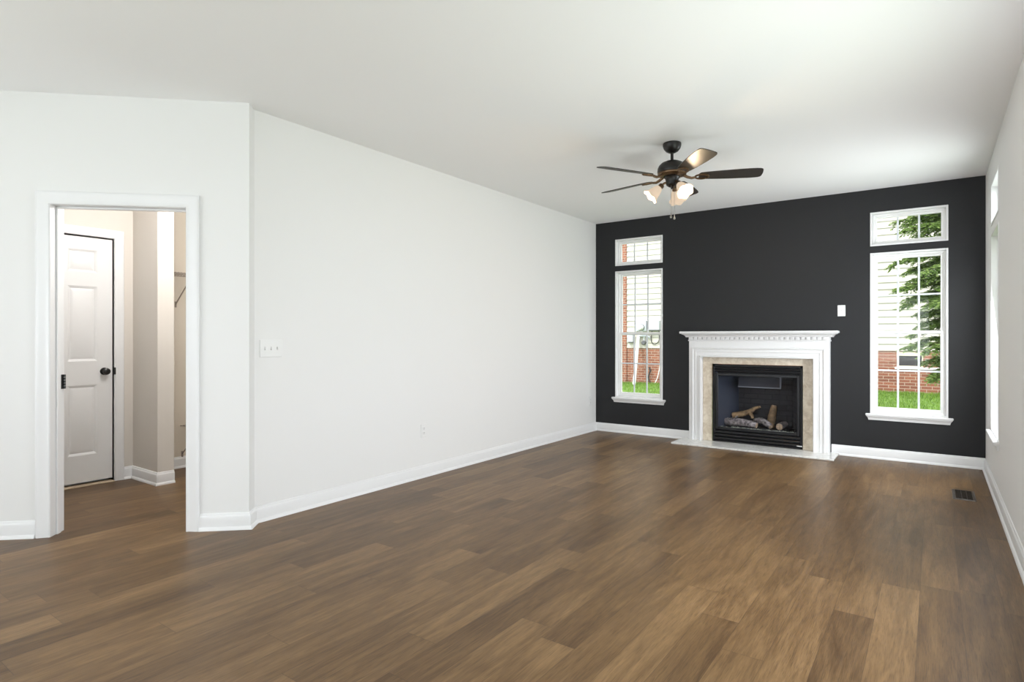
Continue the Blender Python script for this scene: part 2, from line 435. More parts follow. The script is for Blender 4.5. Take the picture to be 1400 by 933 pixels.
b = nb(); sheet(b, (YB, W_END.y + 0.02), (0, H), WESTW, 0, 0.12, WEST)
struct('wall_west', b, WALL, 'white wall beside the angled doorway wall, out of view', 'wall')
DO = (0.379, 1.163, 0.0, 2.053)
b = nb(); sheet(b, (0, T_END), (0, H), [(DO[0] - 0.018, DO[1] + 0.018, -0.01, DO[3] + 0.018)], 0, 0.118, ANG)
struct('wall_angle', b, WALL, 'angled white wall with the cased doorway', 'wall')

# hall behind the doorway
DY0, DY1, DZ = 1.352, 2.118, 2.072
b = nb(); sheet(b, (0.73, 2.27), (0, H), [(DY0, DY1, -0.01, DZ)], 0, 0.12, HALL)
struct('wall_hall', b, BEIGE, 'beige hall wall holding the six panel door', 'wall')
b = nb(); bx(b, -5.92, -5.26, 2.27, 2.40, 0, H)
struct('wall_closet_side', b, BEIGE, 'beige wall stub beside the closet in the hall', 'wall')
b = nb(); bx(b, -5.92, -5.80, 2.40, 3.72, 0, H)
struct('wall_closet_back', b, pm('closet_paint', (0.72, 0.65, 0.55), 0.6, spec=0.3), 'warm beige closet back wall behind the wire shelves', 'wall')
b = nb(); bx(b, -5.80, XL - 0.12, 3.60, 3.72, 0, H)
struct('wall_hall_end', b, BEIGE, 'beige wall closing the hall', 'wall')
b = nb(); bx(b, -5.85, W_END.x - 0.12, 0.61, 0.73, 0, H)
struct('wall_hall_south', b, BEIGE, 'beige wall closing the hall on its other side', 'wall')

# baseboards
BASE = [(0, 0), (0.026, 0), (0.026, 0.008), (0.020, 0.018), (0.0135, 0.022), (0.0135, 0.082), (0.011, 0.090), (0.007, 0.094), (0.006, 0.102), (0.003, 0.106), (0, 0.107)]
FLOORMP = lambda x, y, h: Vector((x, y, h))
def baseboard(name, path, label):
    b = nb(); sweep(b, path, BASE, FLOORMP); struct(name, b, TRIM, label, 'baseboard')
at = lambda t: tuple(A + D * t)
baseboard('baseboard_right', [(XR, YB), (XR, YF)], 'white baseboard along the right wall')
baseboard('baseboard_far', [(XR, YF), (-0.886, YF)], 'white baseboard under the right hand window of the charcoal wall')
baseboard('baseboard_far_corner', [(-2.394, YF), (XL, YF)], 'white baseboard under the left hand window of the charcoal wall')
baseboard('baseboard_left', [(XL, YF), (XL, 2.185), tuple(A), at(DO[0] - 0.08)], 'white baseboard along the long white wall to the doorway')
baseboard('baseboard_angle', [at(DO[1] + 0.082), at(T_END), (W_END.x, YB)], 'short white baseboard left of the doorway')
baseboard('baseboard_hall', [(-5.26, 2.40), (-5.26, 2.27), (HALLX, 2.27), (HALLX, DY1 + 0.074)], 'white baseboard around the wall stub in the hall')
baseboard('baseboard_closet', [(-5.80, 3.6), (-5.80, 2.40)], 'white baseboard at the back of the closet')

# casings
CAS = [(0, 0), (0, 0.010), (0.006, 0.015), (0.014, 0.012), (0.030, 0.014), (0.052, 0.019), (0.066, 0.022), (0.074, 0.022), (0.080, 0.018), (0.080, 0)]
def casing(mp, u0, u1, z1, width=0.08, rev=False):
    b = nb(); pr = [(-o * width / 0.08, h) for o, h in CAS]      # outside = right of a path going up, across and down (u rising)
    if not rev: path = [(u0, 0.0), (u0, z1), (u1, z1), (u1, 0.0)]; pr = [(-o, h) for o, h in pr]
    else: path = [(u0, 0.0), (u0, z1), (u1, z1), (u1, 0.0)]; pr = [(-o, h) for o, h in pr]
    sweep(b, path, pr, lambda u, z, h: mp(u, -h, z)); return b
t1 = empty('trim_1', (*at(0.77), 0), 'white moulded casing around the open doorway', 'door casing', kind='structure')
obj('casing', casing(ANG, DO[0], DO[1], DO[3]), TRIM, t1)
obj('casing_back', casing(lambda u, n, z: ANG(u, 0.118 - n, z), DO[0], DO[1], DO[3]), TRIM, t1)
b = nb()
bx(b, DO[0] - 0.018, DO[0], 0, 0.118, 0, DO[3] + 0.018, ANG); bx(b, DO[1], DO[1] + 0.018, 0, 0.118, 0, DO[3] + 0.018, ANG)
bx(b, DO[0], DO[1], 0, 0.118, DO[3], DO[3] + 0.018, ANG)
obj('jamb', b, TRIM, t1)
b = nb()
bx(b, DO[0], DO[0] + 0.011, 0.045, 0.08, 0, DO[3], ANG, 0.002); bx(b, DO[1] - 0.011, DO[1], 0.045, 0.08, 0, DO[3], ANG, 0.002)
bx(b, DO[0], DO[1], 0.045, 0.08, DO[3] - 0.011, DO[3], ANG, 0.002)
obj('door_stop', b, TRIM, t1)
b = nb()
for k in range(5): lathe(b, [(0, 0), (0.0075, 0), (0.0075, 0.0165), (0, 0.0165)], Matrix.Translation(ANG(DO[1] - 0.006, 0.122, 0.905 + k * 0.0185)), 12)
bx(b, DO[1] - 0.003, DO[1] - 0.0003, 0.083, 0.117, 0.905, 0.996, ANG)
tag(obj('hinge', b, KNOB, t1), 'black hinge on the doorway jamb')

# hall door
d1 = empty('door_1', (HALLX, (DY0 + DY1) / 2, 0), 'white six panel door with a black knob seen through the doorway', 'door', kind='structure')
DMP = lambda u, n, z: Vector((HALLX - 0.012 - n, u, z))
pan = [(u0, u1, z0, z1) for u0, u1 in ((DY0 + 0.116, DY0 + 0.327), (DY0 + 0.439, DY0 + 0.650)) for z0, z1 in ((0.255, 0.835), (1.035, 1.66), (1.775, 1.965))]
b = nb(); sheet(b, (DY0 + 0.003, DY1 - 0.003), (0.03, DZ - 0.004), pan, 0, 0.011, DMP)
bx(b, DY0 + 0.003, DY1 - 0.003, 0.011, 0.035, 0.03, DZ - 0.004, DMP)
for u0, u1, z0, z1 in pan:
    fr = [(0, 0.011), (0.0, 0.001), (0.010, 0.0045), (0.018, 0.0105), (0.018, 0.011)]
    sweep(b, [(u0, z0), (u1, z0), (u1, z1), (u0, z1)], fr, lambda u, z, h: DMP(u, h, z), closed=True)
    t = bmesh.new(); q = [(u0 + 0.022, z0 + 0.022, .011), (u1 - 0.022, z0 + 0.022, .011), (u1 - 0.022, z1 - 0.022, .011), (u0 + 0.022, z1 - 0.022, .011)]
    i = 0.024
    r = [(u0 + 0.022 + i, z0 + 0.022 + i, .0035), (u1 - 0.022 - i, z0 + 0.022 + i, .0035), (u1 - 0.022 - i, z1 - 0.022 - i, .0035), (u0 + 0.022 + i, z1 - 0.022 - i, .0035)]
    vq = [t.verts.new((a, c, d)) for a, d, c in q]; vr = [t.verts.new((a, c, d)) for a, d, c in r]
    for k in range(4): t.faces.new([vq[k], vq[(k + 1) % 4], vr[(k + 1) % 4], vr[k]])
    t.faces.new(vr); merge(b, t, DMP)
obj('door_slab', b, DOORW, d1, smooth=20)
kn = Matrix.Translation((HALLX - 0.012, 2.053, 0.945)) @ Matrix.Rotation(R(90), 4, 'Y')
b = nb(); lathe(b, [(0, 0), (0.031, 0), (0.031, 0.004), (0.026, 0.009), (0.012, 0.011), (0.011, 0.030), (0.017, 0.036), (0.027, 0.044), (0.0295, 0.053), (0.027, 0.062), (0.017, 0.069), (0, 0.071)], kn)
tag(obj('knob', b, KNOB, d1), 'black round door knob')
b = nb(); bx(b, DY1 - 0.001, DY1 + 0.004, -0.0, 0.004, 0.905, 0.985, lambda u, n, z: Vector((HALLX + 0.003 - n, u, z)), 0.0008)
bx(b, DY1 - 0.002, DY1 + 0.012, -0.004, 0.0, 0.915, 0.975, lambda u, n, z: Vector((HALLX + 0.018 - n, u, z)), 0.001)
tag(obj('strike_plate', b, KNOB, d1), 'black strike plate')
b = nb()
bx(b, DY0 - 0.018, DY0, 0, 0.12, 0, DZ + 0.018, HALL); bx(b, DY1, DY1 + 0.018, 0, 0.12, 0, DZ + 0.018, HALL); bx(b, DY0, DY1, 0, 0.12, DZ, DZ + 0.018, HALL)
bx(b, DY0, DY1, 0.1, 0.119, 0.0, DZ, HALL)
obj('door_jamb', b, TRIM, d1)
obj('casing', casing(HALL, DY0 - 0.004, DY1 + 0.004, DZ + 0.006, 0.072), TRIM, d1)
b = nb(); bx(b, DY0, DY1, -0.028, 0.06, 0, 0.009, HALL, 0.002)
tag(obj('threshold', b, OAK, d1), 'pale wooden threshold strip')

# ------------------------------------------------------------------ windows
def pane_grid(b, mp, u0, u1, z0, z1, n, cols, rows, wd=0.018):
    for i in range(1, cols):
        c = u0 + (u1 - u0) * i / cols; bx(b, c - wd / 2, c + wd / 2, n - 0.006, n + 0.006, z0, z1, mp, 0.002, 1)
    for j in range(1, rows):
        c = z0 + (z1 - z0) * j / rows; bx(b, u0, u1, n - 0.0055, n + 0.0055, c - wd / 2, c + wd / 2, mp, 0.002, 1)
def ring(b, mp, u0, u1, z0, z1, wd, n0, n1, bev=0.003, wb=None):
    wb = wb or wd
    bx(b, u0, u0 + wd, n0, n1, z0, z1, mp, bev); bx(b, u1 - wd, u1, n0, n1, z0, z1, mp, bev)
    bx(b, u0 + wd, u1 - wd, n0, n1, z0, z0 + wb, mp, bev); bx(b, u0 + wd, u1 - wd, n0, n1, z1 - wd, z1, mp, bev)
def sash(name, root, mp, u0, u1, z0, z1, n0, n1, sw, cols, rows, wb=None):
    b = nb(); ring(b, mp, u0, u1, z0, z1, sw, n0, n1, wb=wb); s = obj(name, b, VINYL, root)
    wb = wb or sw; nm = (n0 + n1) / 2
    b = nb(); pane_grid(b, mp, u0 + sw, u1 - sw, z0 + wb, z1 - sw, nm, cols, rows); obj('grille', b, GRILLE, s)
    b = nb(); bx(b, u0 + sw * 0.8, u1 - sw * 0.8, nm - 0.0075, nm - 0.0065, z0 + wb * 0.8, z1 - sw * 0.8, mp); obj('glass_pane', b, GLASS, s, smooth=0)
def liner(root, mp, u0, u1, z0, z1, depth=0.16):
    b = nb(); t = 0.018
    ring(b, mp, u0, u1, z0, z1, t, -0.004, depth, 0.002); obj('window_jamb', b, TRIM, root)
    b = nb(); ring(b, mp, u0 + t, u1 - t, z0 + t, z1 - t, 0.018, 0.048, 0.125, 0.003); obj('window_frame', b, VINYL, root)
def sill(root, mp, u0, u1, z0):
    b = nb()
    bx(b, u0 - 0.040, u1 + 0.040, -0.036, 0.02, z0 - 0.016, z0 + 0.004, mp, 0.005)
    # moulded apron with returned (mitred) ends
    pr = [(0.0, 0.0), (0.006, 0.0), (0.009, 0.010), (0.012, 0.022), (0.020, 0.034), (0.026, 0.040), (0.026, 0.046), (0.0, 0.046)]
    rings = []
    for o, h in pr: rings.append([b.verts.new(mp(*p)) for p in ((u0 - 0.008 - o, 0.0, z0 - 0.062 + h), (u0 - 0.008 - o, -0.004 - o, z0 - 0.062 + h), (u1 + 0.008 + o, -0.004 - o, z0 - 0.062 + h), (u1 + 0.008 + o, 0.0, z0 - 0.062 + h))])
    fs = [b.faces.new([r[i], r[(i + 1) % 4], q[(i + 1) % 4], q[i]]) for r, q in zip(rings, rings[1:]) for i in range(4)]
    fs += [b.faces.new(rings[0]), b.faces.new(rings[-1])]
    bmesh.ops.recalc_face_normals(b, faces=fs)
    obj('window_sill', b, TRIM, root)
WN = [0]
def hung(mp, u, label):
    WN[0] += 1
    r = empty('window_%d' % WN[0], mp((u[0] + u[1]) / 2, 0, WZ0), label, 'window', kind='structure')
    u0, u1 = u; liner(r, mp, u0, u1, WZ0, WZ1)
    i = 0.034; zm = 1.283
    sash('upper_sash', r, mp, u0 + i, u1 - i, zm - 0.018, WZ1 - i, 0.086, 0.112, 0.026, 3, 2)
    sash('lower_sash', r, mp, u0 + i, u1 - i, WZ0 + i - 0.012, zm + 0.018, 0.056, 0.084, 0.028, 3, 2, wb=0.045)
    b = nb(); uc = (u0 + u1) / 2
    bx(b, uc - 0.03, uc + 0.03, 0.050, 0.075, zm + 0.018, zm + 0.026, mp, 0.002); bx(b, uc - 0.004, uc + 0.022, 0.052, 0.066, zm + 0.026, zm + 0.034, mp, 0.002)
    obj('sash_lock', b, VINYL, r)
    sill(r, mp, u0, u1, WZ0)
def transom(mp, u, label):
    WN[0] += 1
    r = empty('window_%d' % WN[0], mp((u[0] + u[1]) / 2, 0, TZ0), label, 'window', kind='structure')
    u0, u1 = u; liner(r, mp, u0, u1, TZ0, TZ1)
    sash('fixed_sash', r, mp, u0 + 0.034, u1 - 0.034, TZ0 + 0.034, TZ1 - 0.034, 0.066, 0.098, 0.022, 3, 1)
hung(FAR, WL, 'tall white sash window left of the fireplace')
transom(FAR, WL, 'small transom window above the tall window left of the fireplace')
hung(FAR, WR, 'tall white sash window right of the fireplace')
transom(FAR, WR, 'small transom window above the tall window right of the fireplace')
hung(RIGHT, WS, 'tall window in the white right wall seen edge on')
transom(RIGHT, WS, 'transom window above the tall window in the right wall')
def plain_window(mp, hole, label):  # unseen windows, added as daylight sources for the room
    WN[0] += 1
    u0, u1, z0, z1 = hole
    r = empty('window_%d' % WN[0], mp((u0 + u1) / 2, 0, z0), label, 'window', kind='structure')
    liner(r, mp, u0, u1, z0, z1); um = (u0 + u1) / 2
    sash('left_sash', r, mp, u0 + 0.034, um + 0.02, z0 + 0.034, z1 - 0.034, 0.060, 0.084, 0.04, 1, 1)
    sash('right_sash', r, mp, um - 0.02, u1 - 0.034, z0 + 0.034, z1 - 0.034, 0.088, 0.112, 0.04, 1, 1)
plain_window(RIGHT, SIDE[0], 'added wide sliding window in the right wall beside the viewer')
plain_window(RIGHT, SIDE[1], 'added wide sliding window in the right wall behind the viewer')
plain_window(REAR, REARW[0], 'widest added sliding window in the wall behind the viewer')
plain_window(WEST, WESTW[0], 'added wide sliding window in the west wall behind the viewer')
plain_window(REAR, REARW[1], 'narrower added sliding window in the wall behind the viewer')

# ------------------------------------------------------------------ fireplace mantel
XC = -1.640
mr = empty('fireplace_mantel', (XC, YF, 0), 'white wooden fireplace mantel with dentil moulding and projecting shelf', 'mantel')
MY = 6.955                                                # face of the board
OW, OT = 0.592, 1.003                                     # half width and top of the opening
hole = (XC - OW, XC + OW, -0.01, OT)
MF = lambda u, n, z: Vector((u, MY + n, z))
b = nb(); sheet(b, (XC - 0.745, XC + 0.745), (0.020, 1.232), [(XC - OW, XC + OW, 0.0, OT)], 0, YF - MY, MF)
obj('surround_board', b, TRIM, mr)
prof = [(0, 0), (0, 0.030), (0.004, 0.036), (0.016, 0.036), (0.020, 0.031), (0.023, 0.018), (0.040, 0.016), (0.060, 0.018), (0.064, 0.023), (0.070, 0.023), (0.073, 0.018), (0.092, 0.016), (0.098, 0.024), (0.106, 0.026), (0.113, 0.021), (0.115, 0)]
b = nb(); sweep(b, [(XC - OW, 0.020), (XC - OW, OT), (XC + OW, OT), (XC + OW, 0.020)], prof, lambda u, z, h: MF(u, -h, z))
obj('frame_moulding', b, TRIM, mr)
# crown: cove profile with returned ends, dentils under it, then the shelf
def belt(b, pr):
    rings = [[b.verts.new(p) for p in ((XC - 0.745 - o, YF, z), (XC - 0.745 - o, MY - o, z), (XC + 0.745 + o, MY - o, z), (XC + 0.745 + o, YF, z))] for o, z in pr]
    fs = [b.faces.new([r[i], r[(i + 1) % 4], q[(i + 1) % 4], q[i]]) for r, q in zip(rings, rings[1:]) for i in range(4)]
    fs += [b.faces.new(rings[0]), b.faces.new(rings[-1])]
    bmesh.ops.recalc_face_normals(b, faces=fs)
b = nb(); belt(b, [(0.0, 1.190), (0.006, 1.190), (0.008, 1.197), (0.008, 1.203), (0.003, 1.206), (0.003, 1.236), (0.030, 1.236), (0.034, 1.246), (0.042, 1.257), (0.056, 1.266), (0.068, 1.270), (0.068, 1.280), (0.0, 1.280)])
obj('crown_moulding', b, TRIM, mr)
b = nb(); n = 28
for i in range(n):
    c = XC - 0.735 + 1.47 * (i + 0.5) / n
    bx(b, c - 0.0165, c + 0.0165, MY - 0.026, MY - 0.002, 1.210, 1.2365)
obj('dentil_moulding', b, TRIM, mr)
b = nb(); bx(b, XC - 0.830, XC + 0.830, 6.853, YF, 1.278, 1.304, None, 0.006)
obj('shelf', b, TRIM, mr)

ts = empty('tile_surround', (XC, YF, 0), 'mottled beige marble facing around the black fireplace', 'tile surround')
TY = 6.992; IW, IT = 0.484, 0.926
for nm, r in (('side_tile', (XC - OW + 0.001, XC - IW, 0.0205, OT - 0.001)), ('side_tile', (XC + IW, XC + OW - 0.001, 0.0205, OT - 0.001)), ('top_tile', (XC - IW + 0.0005, XC + IW - 0.0005, IT, OT - 0.001))):
    b = nb(); bx(b, r[0], r[1], TY, YF - 0.0005, r[2], r[3], None, 0.0015, 1); obj(nm, b, TILE, ts)

b = nb(); bx(b, XC - 0.845, XC + 0.825, 6.625, YF - 0.001, 0.0, 0.020, None, 0.004)
tag(obj('hearth_slab', b, HEARTH, origin=(XC, 6.9, 0)), 'white marble hearth slab lying on the floor before the fireplace', 'hearth')

# ------------------------------------------------------------------ gas insert
XI = -1.634
fi = empty('fireplace_insert', (XI, 7.0, 0.021), 'black metal gas fireplace insert with louvers and a glass front', 'fireplace')
FY = 6.980
b = nb(); HW = 0.4765
bx(b, XI - HW, XI - HW + 0.022, FY, FY + 0.05, 0.024, 0.922, None, 0.002); bx(b, XI + HW - 0.022, XI + HW, FY, FY + 0.05, 0.024, 0.922, None, 0.002)
bx(b, XI - HW, XI + HW, FY, FY + 0.05, 0.897, 0.922, None, 0.002); bx(b, XI - HW, XI + HW, FY, FY + 0.05, 0.024, 0.040, None, 0.002)
bx(b, XI - HW, XI + HW, FY + 0.046, FY + 0.05, 0.80, 0.91); bx(b, XI - HW, XI + HW, FY + 0.046, FY + 0.05, 0.03, 0.17)
obj('face_frame', b, BLACK, fi)
def louvers(name, zs, mat):
    b = nb()
    for z, h in zs:
        pr = [(0.0, 0.0), (-0.010, 0.004), (-0.012, h * 0.5), (-0.006, h * 0.9), (0.014, h), (0.018, h * 0.9), (0.004, h * 0.55), (0.010, 0.004)]
        ra = [b.verts.new((XI - HW + 0.022, FY + 0.014 + o, z + q)) for o, q in pr]; rb = [b.verts.new((XI + HW - 0.022, FY + 0.014 + o, z + q)) for o, q in pr]
        fs = [b.faces.new([ra[i], ra[(i + 1) % 8], rb[(i + 1) % 8], rb[i]]) for i in range(8)] + [b.faces.new(ra), b.faces.new(rb[::-1])]
        bmesh.ops.recalc_face_normals(b, faces=fs)
    obj(name, b, mat, fi)
louvers('upper_louver', [(0.866, 0.027), (0.832, 0.027)], BLACKG)
louvers('lower_louver', [(0.046, 0.030), (0.084, 0.030), (0.122, 0.030)], BLACKG)
gd = nb(); ring(gd, lambda u, n, z: Vector((u, FY + n, z)), XI - 0.452, XI + 0.452, 0.162, 0.822, 0.032, 0.004, 0.024, 0.004)
gd = obj('glass_door', gd, BLACKG, fi)
b = nb(); bx(b, XI - 0.424, XI + 0.424, FY + 0.012, FY + 0.015, 0.19, 0.794); obj('glass_pane', b, FGLASS, gd, smooth=0)
b = nb(); bx(b, -1.215, -1.160, FY - 0.0025, FY + 0.002, 0.052, 0.062, None, 0.001); tag(obj('badge', b, ALU, fi), 'small silver badge')
# firebox: splayed metal box, one mesh per visible lining
y0, y1 = FY + 0.03, 7.42
xa, xb = 0.440, 0.300
def quadbox(pts, mat, name, th=0.01, out=(0, 0, 0)):
    b = nb(); o = Vector(out) * th
    f = [b.verts.new(p) for p in pts]; g = [b.verts.new(Vector(p) + o) for p in pts]
    fs = [b.faces.new(f), b.faces.new(g[::-1])] + [b.faces.new([f[i], f[(i + 1) % 4], g[(i + 1) % 4], g[i]]) for i in range(4)]
    bmesh.ops.recalc_face_normals(b, faces=fs); obj(name, b, mat, fi)
Z0, Z1 = 0.176, 0.860
quadbox([(XI - xb, y1, Z0), (XI + xb, y1, Z0), (XI + xb, y1, Z1), (XI - xb, y1, Z1)], FBRICK, 'back_panel', out=(0, 1, 0))
quadbox([(XI - xa, y0, Z0), (XI - xb, y1, Z0), (XI - xb, y1, Z1), (XI - xa, y0, Z1)], PANEL, 'side_panel', out=(-1, 0, 0))
quadbox([(XI + xa, y0, Z0), (XI + xb, y1, Z0), (XI + xb, y1, Z1), (XI + xa, y0, Z1)], FBRICK, 'side_panel', out=(1, 0, 0))
quadbox([(XI - xa, y0, Z0), (XI + xa, y0, Z0), (XI + xb, y1, Z0), (XI - xb, y1, Z0)], LINER, 'firebox_floor', out=(0, 0, -1))
quadbox([(XI - xa, y0, Z1), (XI + xa, y0, Z1), (XI + xb, y1, Z1), (XI - xb, y1, Z1)], BLACK, 'firebox_roof', out=(0, 0, 1))
quadbox([(XI - 0.25, 7.20, 0.655), (XI + 0.22, 7.20, 0.655), (XI + 0.22, 7.30, 0.858), (XI - 0.25, 7.30, 0.858)], pm('baffle_grey', (0.11, 0.11, 0.12), 0.4), 'baffle', 0.006, (0, 1, 0))
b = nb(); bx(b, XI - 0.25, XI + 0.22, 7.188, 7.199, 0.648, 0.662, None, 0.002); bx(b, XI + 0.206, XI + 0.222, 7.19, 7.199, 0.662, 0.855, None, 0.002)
obj('baffle_glint', b, pm('glint_grey', (0.30, 0.30, 0.32), 0.4), fi)  # pale strips stand in for a bright reflected line on the baffle edges
b = nb(); bx(b, XI - 0.36, XI + 0.36, 7.06, 7.34, Z0, 0.188, None, 0.004); obj('burner_tray', b, BLACK, fi)
b = nb()
for i in range(4): bx(b, XI - 0.30 + i * 0.2 - 0.007, XI - 0.30 + i * 0.2 + 0.007, 7.09, 7.32, 0.176, 0.196, None, 0.002)
bx(b, XI - 0.34, XI + 0.34, 7.19, 7.203, 0.180, 0.196, None, 0.002)
obj('log_grate', b, BLACK, fi)
# loose glowing-bed rocks along the front: one heap nobody could count
b = nb()
for i in range(560):
    x = XI + random.uniform(-0.40, 0.40); y = 7.016 + abs(random.gauss(0, 0.028)); s = random.uniform(0.004, 0.0105)
    M = Matrix.Translation((x, min(y, 7.058), Z0 + s * 0.7 + random.random() ** 3 * 0.014)) @ Matrix.Rotation(random.uniform(0, 6), 4, random.choice('XYZ')) @ Matrix.Diagonal((1, random.uniform(0.6, 1), random.uniform(0.5, 0.9), 1))
    bmesh.ops.create_icosphere(b, subdivisions=1, radius=s, matrix=M)
tag(obj('ember_gravel', b, EMBER, origin=(XI, 7.03, 0.15)), 'strip of pale ember gravel along the front of the firebox', 'gravel', kind='stuff')

def log(name, pts, rads, mat, label, stub=None, seg=18, jit=0.10):
    P = smooth_path(pts, 7); rr = []
    for i in range(len(P)):
        f = i / (len(P) - 1) * (len(rads) - 1); k = min(int(f), len(rads) - 2); rr.append((rads[k] * (1 - f + k) + rads[k + 1] * (f - k)))
    root = empty('fire_log', pts[0], label, 'log', 'ceramic logs in the fireplace')
    b = nb(); caps = tube(b, P, rr, seg, jit); bark = obj('bark', b, mat, root, smooth=60)
    for q, (p, d, r) in enumerate(((P[0], P[0] - P[1], rr[0]), (P[-1], P[-1] - P[-2], rr[-1]))):
        b = nb(); M = Matrix.Translation(p) @ d.to_track_quat('Z', 'Y').to_matrix().to_4x4()
        lathe(b, [(r * 0.97, -0.004), (r * 0.95, 0.004), (r * 0.6, 0.006), (0, 0.006)], M, seg)
        obj('cut_end', b, LOGE, root, smooth=60)
    if stub:
        b = nb(); tube(b, smooth_path(stub[0], 4), stub[1], 10, 0.12); obj('knot', b, mat, root, smooth=60)
    return root
log('fire_log', [(-2.045, 7.20, 0.236), (-1.94, 7.15, 0.240), (-1.80, 7.12, 0.245), (-1.655, 7.10, 0.226)], [0.040, 0.046, 0.042, 0.033], LOGB,
    'long gnarled grey log lying front left in the fireplace', ([(-1.90, 7.14, 0.262), (-1.885, 7.12, 0.300), (-1.865, 7.115, 0.315)], [0.024, 0.017, 0.012, 0.010, 0.010, 0.010, 0.009, 0.009, 0.008][:9]))
log('fire_log', [(-1.700, 7.25, 0.262), (-1.61, 7.19, 0.272), (-1.535, 7.14, 0.240), (-1.505, 7.12, 0.222)], [0.030, 0.033, 0.032, 0.026], LOGB,
    'short grey log slanting down to the front at the middle of the fireplace')
log('fire_log', [(-1.965, 7.28, 0.300), (-1.87, 7.285, 0.322), (-1.775, 7.28, 0.358), (-1.715, 7.275, 0.402), (-1.655, 7.27, 0.424)], [0.034, 0.033, 0.028, 0.020, 0.012], LOGT,
    'smooth tan forked branch leaning up at the rear of the logs', ([(-1.775, 7.275, 0.352), (-1.745, 7.26, 0.320), (-1.735, 7.25, 0.285)], [0.026, 0.024, 0.023, 0.022, 0.021, 0.020, 0.018, 0.018, 0.018]))
log('fire_log', [(-1.552, 7.31, 0.196), (-1.535, 7.31, 0.300), (-1.510, 7.315, 0.442)], [0.046, 0.045, 0.030], LOGT,
    'upright orange tan stump standing at the back right of the logs', jit=0.07)
log('fire_log', [(-1.395, 7.30, 0.240), (-1.405, 7.20, 0.236), (-1.413, 7.105, 0.232)], [0.036, 0.038, 0.037], LOGB,
    'round log at the right showing its pale cut end', jit=0.07)

# ------------------------------------------------------------------ ceiling fan
FX, FYC = -1.66, 4.45
fan = empty('ceiling_fan', (FX, FYC, H), 'dark bronze ceiling fan with five blades and three glowing bell lamps', 'ceiling fan')
TF = Matrix.Translation((FX, FYC, 0))
b = nb(); lathe(b, [(0, H - 0.0005), (0.066, H - 0.0005), (0.070, H - 0.006), (0.070, H - 0.020), (0.062, H - 0.045), (0.046, H - 0.064), (0.026, H - 0.075), (0.016, H - 0.078), (0, H - 0.078)], TF); obj('canopy', b, BRONZE, fan)
b = nb(); lathe(b, [(0, 2.67), (0.0115, 2.67), (0.0115, 2.605), (0.024, 2.60), (0.026, 2.585), (0, 2.585)], TF, 20); obj('downrod', b, BRONZE, fan)
b = nb(); lathe(b, [(0, 2.608), (0.028, 2.607), (0.052, 2.600), (0.080, 2.588), (0.100, 2.568), (0.110, 2.545), (0.112, 2.522), (0.108, 2.512), (0, 2.512)], TF, 40); obj('motor_housing', b, BRONZE, fan)
b = nb(); lathe(b, [(0.104, 2.512), (0.111, 2.508), (0.108, 2.498), (0.090, 2.488), (0.066, 2.484), (0.060, 2.490), (0.060, 2.510)], TF, 40)
for k in range(20):
    a = 2 * math.pi * k / 20; M = TF @ Matrix.Translation((0.087 * math.cos(a), 0.087 * math.sin(a), 2.489)) @ Matrix.Rotation(a, 4, 'Z')
    bmesh.ops.create_uvsphere(b, u_segments=8, v_segments=5, radius=0.006, matrix=M @ Matrix.Diagonal((1.8, 1, 0.5, 1)))
tag(obj('motor_band', b, GOLDB, fan), 'bronze vented band under the motor')
b = nb(); lathe(b, [(0, 2.488), (0.058, 2.488), (0.060, 2.476), (0.052, 2.466), (0.046, 2.440), (0.048, 2.430), (0.042, 2.415), (0.026, 2.404), (0.012, 2.400), (0.010, 2.388), (0, 2.386)], TF, 32); obj('switch_housing', b, BRONZE, fan)

def blade_pt(phi, pitch, x, y, z):
    M = TF @ Matrix.Translation((0, 0, 2.478)) @ Matrix.Rotation(phi, 4, 'Z') @ Matrix.Rotation(-pitch, 4, 'X')
    return M @ Vector((x, y, z))
for k in range(5):
    phi = R(24 + 72 * k); pit = R(13)
    out = []
    xs = [0.20, 0.215, 0.26, 0.32, 0.40, 0.48, 0.56, 0.61, 0.64, 0.654, 0.660, 0.664]
    ws = [0.030, 0.046, 0.052, 0.058, 0.063, 0.067, 0.069, 0.068, 0.064, 0.056, 0.044, 0.0]
    top = [(x, wv) for x, wv in zip(xs, ws)] + [(x, -wv) for x, wv in reversed(list(zip(xs, ws))[:-1])]
    b = nb()
    va = [b.verts.new(blade_pt(phi, pit, x, y, 0.004)) for x, y in top]; vb = [b.verts.new(blade_pt(phi, pit, x, y, -0.002)) for x, y in top]
    fs = [b.faces.new(va), b.faces.new(vb[::-1])] + [b.faces.new([va[i], va[(i + 1) % len(va)], vb[(i + 1) % len(va)], vb[i]]) for i in range(len(va))]
    bmesh.ops.recalc_face_normals(b, faces=fs)
    bl = obj('blade', b, BLADE, fan, smooth=30)
    # blade iron: curved arm, then an open ring plate screwed under the blade
    b = nb()
    mp = lambda x, y, z: blade_pt(phi, pit, x, y, z)
    tube(b, [blade_pt(phi, 0, 0.085, 0, 0.012), blade_pt(phi, pit * .3, 0.115, 0, -0.004), blade_pt(phi, pit * .6, 0.145, 0, -0.014), blade_pt(phi, pit, 0.175, 0, -0.010)], [0.012, 0.011, 0.010, 0.009], 10)
    N = 28; rg = [(0.222 + 0.050 * math.cos(2 * math.pi * i / N), 0.034 * math.sin(2 * math.pi * i / N)) for i in range(N)]
    sweep(b, rg, [(-0.006, -0.003), (0.006, -0.003), (0.006, -0.011), (0.0, -0.014), (-0.006, -0.011)], mp, closed=True)
    for sx, sy in ((0.25, 0.020), (0.25, -0.020), (0.272, 0.0)):
        bmesh.ops.create_uvsphere(b, u_segments=8, v_segments=6, radius=0.006, matrix=Matrix.Translation(mp(sx, sy, -0.010)))
    tag(obj('blade_iron', b, GOLDB, fan), 'bronze blade bracket')
